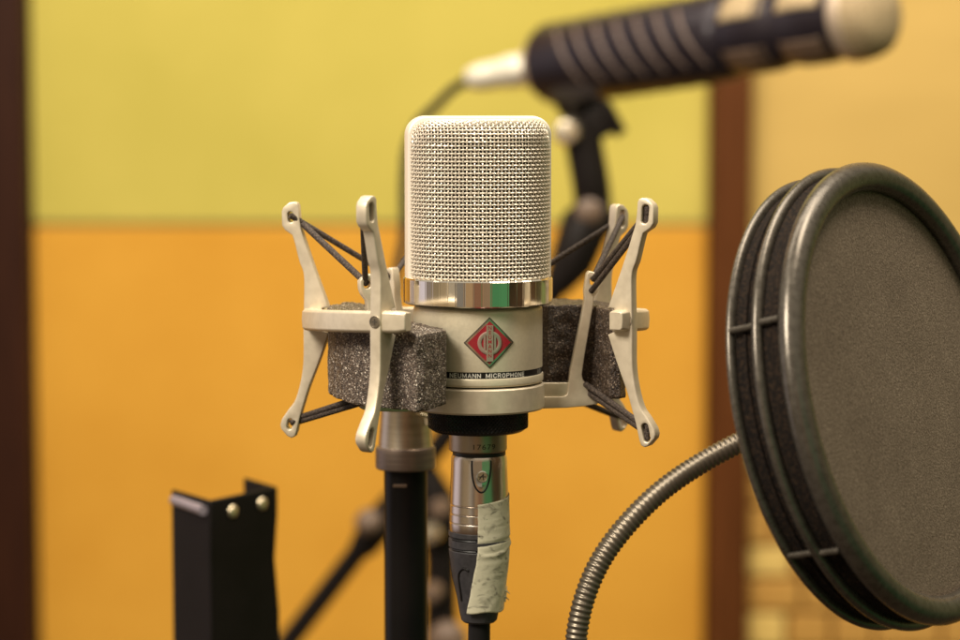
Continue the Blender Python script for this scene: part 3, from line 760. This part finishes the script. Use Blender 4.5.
# masking tape stuck on at a slant
rows = []; rt_ = random.Random(5)
ya, yb = 497, 613; nrow = 70
for i in range(nrow+1):
    t = i/nrow; y = ya+(yb-ya)*t
    R0 = prof_r(FULL, zz(y))
    rs = max(R0, 10.5-(max(0, t-.55)/.45)*1.9)                 # tape bridges the taper of the boot
    xl_ = (477.5 if y < 548 else 477.5-(y-548)/65*11.5) + .8*noise.noise(Vector((0, y*.09, 3)))
    xr_ = 508 if y < 560 else 508-(y-560)/53*7.5
    a_l = math.asin(max(-1, min(1, (xl_-478.8)/2.866/(rs+.2)))); a_r = R_(104) if y < 575 else R_(84)
    row = []
    for j in range(31):
        s = j/30; a = a_l+(a_r-a_l)*s; z = zz(y+(1-s)*5*(1-t)-s*2*(1-t)+ .9*math.sin(s*9+1)*t)
        k = math.exp(-((y-549-3*math.sin(s*5))/2.2)**2)*1.0
        rr = rs+.13+k*.5*(.4+.6*abs(math.sin(s*7+1)))+.09*noise.noise(Vector((s*7, y*.12, 0)))+.05*noise.noise(Vector((s*22, y*.5, 4)))
        row.append(AXC+Vector((rr*math.sin(a), -rr*math.cos(a), z)))
    rows.append(row)
g = MB().grid(rows); tp = obj('masking_tape', g, M['tape'], cb, 50)
md = tp.modifiers.new('s', 'SOLIDIFY'); md.thickness = .00008
g = MB()
for p, q in (((504,590),(510,594)),((503,596),(509,600)),((505,602),(507,586))):
    a_, b_ = at(p[0],p[1],-2), at(q[0],q[1],-1); tube(g, [a_, (a_+b_)/2+Vector((0,-.5,.3)), b_], [.35,.3,.12], 6)
obj('tape_fray', g, M['tape'], tp, 40)
g = MB(); pts = spline([AXC+Vector((0,0,zz(624))), AXC+Vector((0,0,zz(640))), AXC+Vector((-.5,2,-150)), AXC+Vector((-8,14,-260)), AXC+Vector((-20,30,-420)), AXC+Vector((-22,32,-698))], 10)
tube(g, pts, 3.9, 20); obj('cord', g, M['cable'], cb, 60)

# ------------------------------------------------------------------ pop filter
PN = Vector((.7756,-.5828,.2426)).normalized(); PC = Vector((142.3,-40,-20.2))
pf = thing('pop_filter', 'large round black double-screen pop filter on a ribbed gooseneck, right of the microphone', 'pop filter', (PC.x, PC.y, PC.z-80))
def ring(mb, prof, C, segs=180):                              # closed profile of (r, axial)
    a, b, n = basis(PN)
    rows = [[C+n*h+(a*math.cos(2*PI*k/segs)+b*math.sin(2*PI*k/segs))*r for k in range(segs)] for r, h in prof]
    return mb.grid(rows, closed_u=True, closed_v=True)
def tor(R, rr, ra, ha=0, n=16): return [(R-rr+rr*math.cos(2*PI*k/n), ha+ra*math.sin(2*PI*k/n)) for k in range(n)]
FRr = 77.9
g = MB(); ring(g, tor(FRr, 4.9, 4.0), PC); obj('front_hoop', g, M['hoop'], pf, 60)
g = MB(); ring(g, [(73.5,-3.4),(74.9,-3.8),(75.4,-5.4),(74.9,-6.2),(75.4,-8.6),(73.5,-9)], PC); obj('side_band', g, M['hoopband'], pf, 30)
g = MB(); ring(g, tor(78.5, 2.3, 1.7, -10.4), PC); obj('middle_hoop', g, M['hoop'], pf, 60)
g = MB(); ring(g, [(73.5,-12),(74.4,-12.0),(74.4,-15),(75.4,-15.3),(75.4,-16.2),(74.2,-16.5),(74.2,-20),(73.3,-20)], PC); obj('side_band', g, M['hoopband'], pf, 30)
g = MB(); ring(g, tor(77.1, 2.2, 1.5, -21.0), PC); obj('rear_hoop', g, M['hoop'], pf, 60)
a_, b_, n_ = basis(PN)
for h, bul in ((-1.6, .8), (-19.5, -1.5)):
    rows = []
    for i in range(0, 25):
        r = 72.8*i/24 + .01; rows.append([PC+PN*(h+bul*(1-(r/72.8)**2))+(a_*math.cos(2*PI*k/120)+b_*math.sin(2*PI*k/120))*r for k in range(120)])
    g = MB().grid(rows, closed_u=True); obj('nylon_screen', g, M['screen'], pf, 60)
def pin_at(px, py, ax0, ax1, R=76.6):                        # spacer pins where they show on the rim
    best = None
    for k in range(720):
        t_ = 2*PI*k/720; p = PC+PN*((ax0+ax1)/2)+(a_*math.cos(t_)+b_*math.sin(t_))*R
        v = p-CAM; d = v.dot(FW); x = 480+F_PX*v.x/d; y = 320-F_PX*v.dot(UP)/d
        e = (x-px)**2+(y-py)**2
        if best is None or e < best[0]: best = (e, t_)
    d_ = a_*math.cos(best[1])+b_*math.sin(best[1])
    g = MB(); tube(g, [PC+PN*ax0+d_*R, PC+PN*ax1+d_*R], [1.15,1.15], 12); tube(g, [PC+PN*ax1+d_*(R-1.5), PC+PN*ax1+d_*(R-.2)], 1.3, 10)
    obj('spacer_pin', g, M['hoop'], pf, 50)
for (px, py) in ((773,320),(842,544)): pin_at(px, py, -9.4, -2.4)
for (px, py) in ((745,329),(811,549)): pin_at(px, py, -20.2, -11.6)
# gooseneck, a coil of ridges
gp = [at(790,420,22), at(745,440,18), at(700,464,14), at(660,492,8), at(625,527,2), at(600,562,-3), at(584,600,-7), at(576,640,-9), at(572,690,-10), at(572,900,-10)]
pts = spline(gp, 60); L = 0; rs = []
for i, p in enumerate(pts):
    if i: L += (p-pts[i-1]).length
    rs.append(3.45+.36*math.cos(2*PI*L/2.35))
fine = [pts[0]]; 
# resample evenly for the ridges
acc = [0]
for i in range(1, len(pts)): acc.append(acc[-1]+(pts[i]-pts[i-1]).length)
N_ = int(acc[-1]/.325); fine = []; j = 0
for k in range(N_+1):
    s = acc[-1]*k/N_
    while j < len(acc)-2 and acc[j+1] < s: j += 1
    t_ = (s-acc[j])/max(acc[j+1]-acc[j], 1e-6); fine.append(pts[j].lerp(pts[j+1], min(t_,1)))
rs = [3.75+.24*math.cos(2*PI*(acc[-1]*k/N_)/1.95) for k in range(N_+1)]
g = MB(); tube(g, fine, rs, 20); obj('gooseneck', g, M['goose'], pf, 60)
g = MB(); tube(g, [PC-PN*20.5-Vector((0,0,35)), at(790,420,22)], 5.5, 16); obj('gooseneck_clamp', g, M['hoop'], pf, 40)

# ------------------------------------------------------------------ bracket post, lower left
br = thing('steel_channel', 'folded black steel channel with two brass rivets standing lower left of the microphone', 'channel post', (-112, 195, -700))
def at_z(px, Y, z): p = at(px, 400, Y); return Vector((p.x, Y, z))
ztb = at(207, 501, 165).z
A_, B_, C_, D_ = at_z(170,195,ztb), at_z(209,165,ztb), at_z(277,203,ztb), at_z(246,229,ztb)
pl = [A_, B_, C_, D_]; th = 1.8
def offs(P, t):
    out = []
    for i, p in enumerate(P):
        d0 = (P[i]-P[i-1]).normalized() if i else None; d1 = (P[i+1]-P[i]).normalized() if i < len(P)-1 else None
        if d0 is None: n = Vector((-d1.y, d1.x, 0)); out.append(p+n*t); continue
        if d1 is None: n = Vector((-d0.y, d0.x, 0)); out.append(p+n*t); continue
        n0, n1 = Vector((-d0.y, d0.x, 0)), Vector((-d1.y, d1.x, 0)); n = (n0+n1).normalized(); out.append(p+n*(t/max(n.dot(n0), .3)))
    return out
sec = pl + offs(pl, th)[::-1]; low = [Vector((p.x, p.y, -700)) for p in sec]; m_ = len(sec)
g = MB(); rows = []
for zl in (ztb, ztb-12, ztb-32, ztb-55, -700):
    k = {ztb:0, ztb-12:0, ztb-32:-1.4, ztb-55:.4}.get(zl, .6)
    rows.append([Vector((p.x+(k if p.x > -108 else 0), p.y, zl)) for p in sec])
g.grid(rows, closed_u=True); g.ngon(rows[0][::-1]); g.ngon(rows[-1]); obj('folded_channel', g, M['bracket'], br, 30, .7)
g = MB(); off = Vector((-.5,-1.2,0)); tube(g, [A_+off+Vector((2,-1,-4.2)), B_+off+Vector((-2.5,1.8,-4.2))], 2.2, 14); obj('edge_highlight', g, M['lav'], br, 40)  # added strip, paints the highlight along the flange's top edge
nw = (C_-B_).normalized(); nn = Vector((nw.y, -nw.x, 0))
for px, py in ((233,511),(262,504)):
    q = at(px, py, 180+(px-209)/68*35-14); t_ = (q.x-B_.x)/(C_.x-B_.x); q = Vector((q.x, B_.y+(C_.y-B_.y)*t_, q.z))
    g = MB(); lathe(g, [(2.9,-.5),(2.8,.5),(2.2,1.0),(1.2,1.2),(0,1.3)], q, nn, 24); obj('rivet', g, M['brass'], br, 60)

# ------------------------------------------------------------------ broadcast microphone behind
E0, E1 = at(541, 66, 790), at(858, 15, 620)
AXb = (E1-E0); LB = AXb.length; AXb.normalize()
bm_ = thing('broadcast_microphone', 'blurred black broadcast microphone with cream grille windows, pointing right at the top of the picture', 'microphone', tuple(E0))
def T(t): return t*LB
g = MB(); lathe(g, [(0,-2),(19,-2),(21.5,0),(22.5,3),(22.5,7),(20,8)], E0, AXb, 64); obj('end_ring', g, M['bgring'], bm_, 40)
g = MB(); lathe(g, [(20,6),(27,8),(28.6,12),(28.6,T(.62)),(27,T(.635)),(25,T(.645)),(27.0,T(.68)),(27.2,T(.76)),(25,T(.80)),(24.4,T(.81)),(26.8,T(.85)),(27,T(.92)),(25,T(.955)),(25.5,T(.975)),(27,T(.98)),(27,T(1.0))], E0, AXb, 64); obj('body_tube', g, M['bgbody'], bm_, 40)
ab, bb2, nb = basis(AXb)
def rad_b(a, r, t): return E0+nb*T(t)+(ab*math.cos(a)+bb2*math.sin(a))*r
for k in range(7):                                           # slots round the body, their slanting highlights painted as brown strips
    for q0 in (-42, 78, 198):
        g = MB(); pts = [rad_b(R_(q0+s*85/12), 28.2, .215+k*.066-s*.0072) for s in range(13)]
        tube(g, pts, 1.5, 8); obj('side_slot', g, M['bgslot'], bm_, 60)
for t0, t1 in ((.655,.785),(.825,.945)):
    for q0 in (4, 94, 184, 274):
        rows = []
        for i in range(9):
            t = t0+(t1-t0)*i/8; bul = 1.5+2.4*math.sin(PI*i/8)
            w0, w1 = (10, 66) if q0 < 100 else (22, 36)
            rows.append([rad_b(R_(q0+w0+s*w1/12), 24.3+bul, t) for s in range(13)])
        g = MB().grid(rows); o = obj('grille_window', g, M['bggrille'] if q0 < 100 else M['bgarm_grey'], bm_, 60); md = o.modifiers.new('s','SOLIDIFY'); md.thickness = .0015
g = MB(); lathe(g, [(27,T(.975)),(28.5,T(.98)),(28.8,T(1.0)),(27.8,T(1.015))], E0, AXb, 64); obj('front_ring', g, M['bgring'], bm_, 40)
g = MB(); lathe(g, [(28,T(1.01)),(27.4,T(1.01)+6),(25.2,T(1.01)+12),(20,T(1.01)+16.5),(11,T(1.01)+19.5),(.1,T(1.01)+20.5)], E0, AXb, 64); obj('grille_dome', g, M['bggrille'], bm_, 60)
cbb = thing('microphone_cable', 'blurred dark cable with pale plug in the left end of the black broadcast microphone', 'cable', tuple(E0))
X0 = at(467, 79, 800); X1 = E0-AXb*1.0
dx = (X0-X1); LX = dx.length; dx.normalize()
g = MB(); lathe(g, [(10.8,-1),(11.4,2),(11.4,LX*.45),(10,LX*.5),(9.4,LX*.8),(7.5,LX*.97),(6,LX),(0,LX)], X1, dx, 40); obj('plug', g, M['bgxlr'], cbb, 40)
g = MB(); pts = spline([X1+dx*LX*.95, at(452,90,800), at(436,106,800), at(418,124,800), at(407,150,790), at(404,190,780), at(404,235,770), at(396,280,760), at(392,340,760), at(410,450,760), at(430,560,760), at(436,680,760)], 8)
tube(g, pts, 3.4, 14); obj('cord', g, M['cable'], cbb, 60)
# its boom stand
bs = thing('boom_stand', 'blurred black boom stand behind, its arm running up to the broadcast microphone', 'microphone stand', (at(441,600,760).x, 760, -800))
YB = 720
g = MB(); tube(g, [at(574,92,YB-5), at(576,112,YB)], [17,11], 20); tube(g, [at(570,108,YB), at(590,122,YB), at(598,140,YB)], [10,13,10], 20); obj('clip_yoke', g, M['bgarm'], bs, 50)
g = MB(); lathe(g, [(0,-14),(9,-14),(9,8),(7.5,11),(0,12)], at(568,132,YB-10), Vector((-.2,-1,0)), 24); obj('clamp_bolt', g, M['silver'], bs, 40)
g = MB(); p = [at(585,103,YB), at(604,112,YB), at(622,134,YB)]; tube(g, p, [9,8,4], 12); obj('clamp_lever', g, M['bgarm'], bs, 50)
g = MB(); tube(g, spline([at(580,118,YB), at(585,150,YB), at(591,185,YB), at(594,218,YB+5)], 5), [12.5]*15+[13], 20); obj('mic_arm', g, M['bgarm'], bs, 50)
g = MB(); tube(g, [at(603,210,YB+5), at(585,226,YB), at(572,262,YB), at(556,288,YB)], [15,17,15,9], 20); obj('arm_joint', g, M['bgarm'], bs, 50)
g = MB(); lathe(g, [(0,-16),(9,-16),(9,6),(7,8),(0,9)], at(589,212,YB-8), Vector((0,-1,0)), 24); obj('joint_knob', g, M['bgarm_grey'], bs, 40)
g = MB(); tube(g, [at(572,268,YB), at(412,480,YB+30), at(385,517,YB+35), at(285,646,YB+50), at(200,756,YB+60)], 7.2, 14); obj('boom_rod', g, M['bgarm'], bs, 50)
g = MB(); tube(g, [at(398,498,YB+33), at(383,520,YB+35), at(364,545,YB+37), at(356,553,YB+37)], [9,11.5,10,7], 16); obj('boom_grip', g, M['bgarm'], bs, 50)
g = MB(); lathe(g, [(0,0),(9,0),(9,7),(6,10),(0,11)], at(371,524,YB+22), Vector((-.5,-.7,.5)), 20); obj('grip_cap', g, M['bgarm_grey'], bs, 50)
g = MB(); tube(g, [at(424,468,YB+30), at(436,500,YB+30), at(441,530,YB+30)], [8,13,13], 20); obj('boom_clutch', g, M['bgarm'], bs, 50)
g = MB(); tube(g, [at(441,520,YB+40), at(441,1100,YB+40)], 11, 20); obj('stand_column', g, M['bgarm'], bs, 50)
for px, py, r, k in ((441,508,7,'bgarm_grey'),(432,532,7.5,'silver'),(433,592,7,'bgarm_grey'),(447,640,13,'bgarm_grey')):
    g = MB(); lathe(g, [(0,-4),(r,-4),(r,5),(r*.8,8),(0,9)], at(px,py,YB+20), Vector((-.2,-1,0)), 20); obj('clutch_knob', g, M[k], bs, 50)
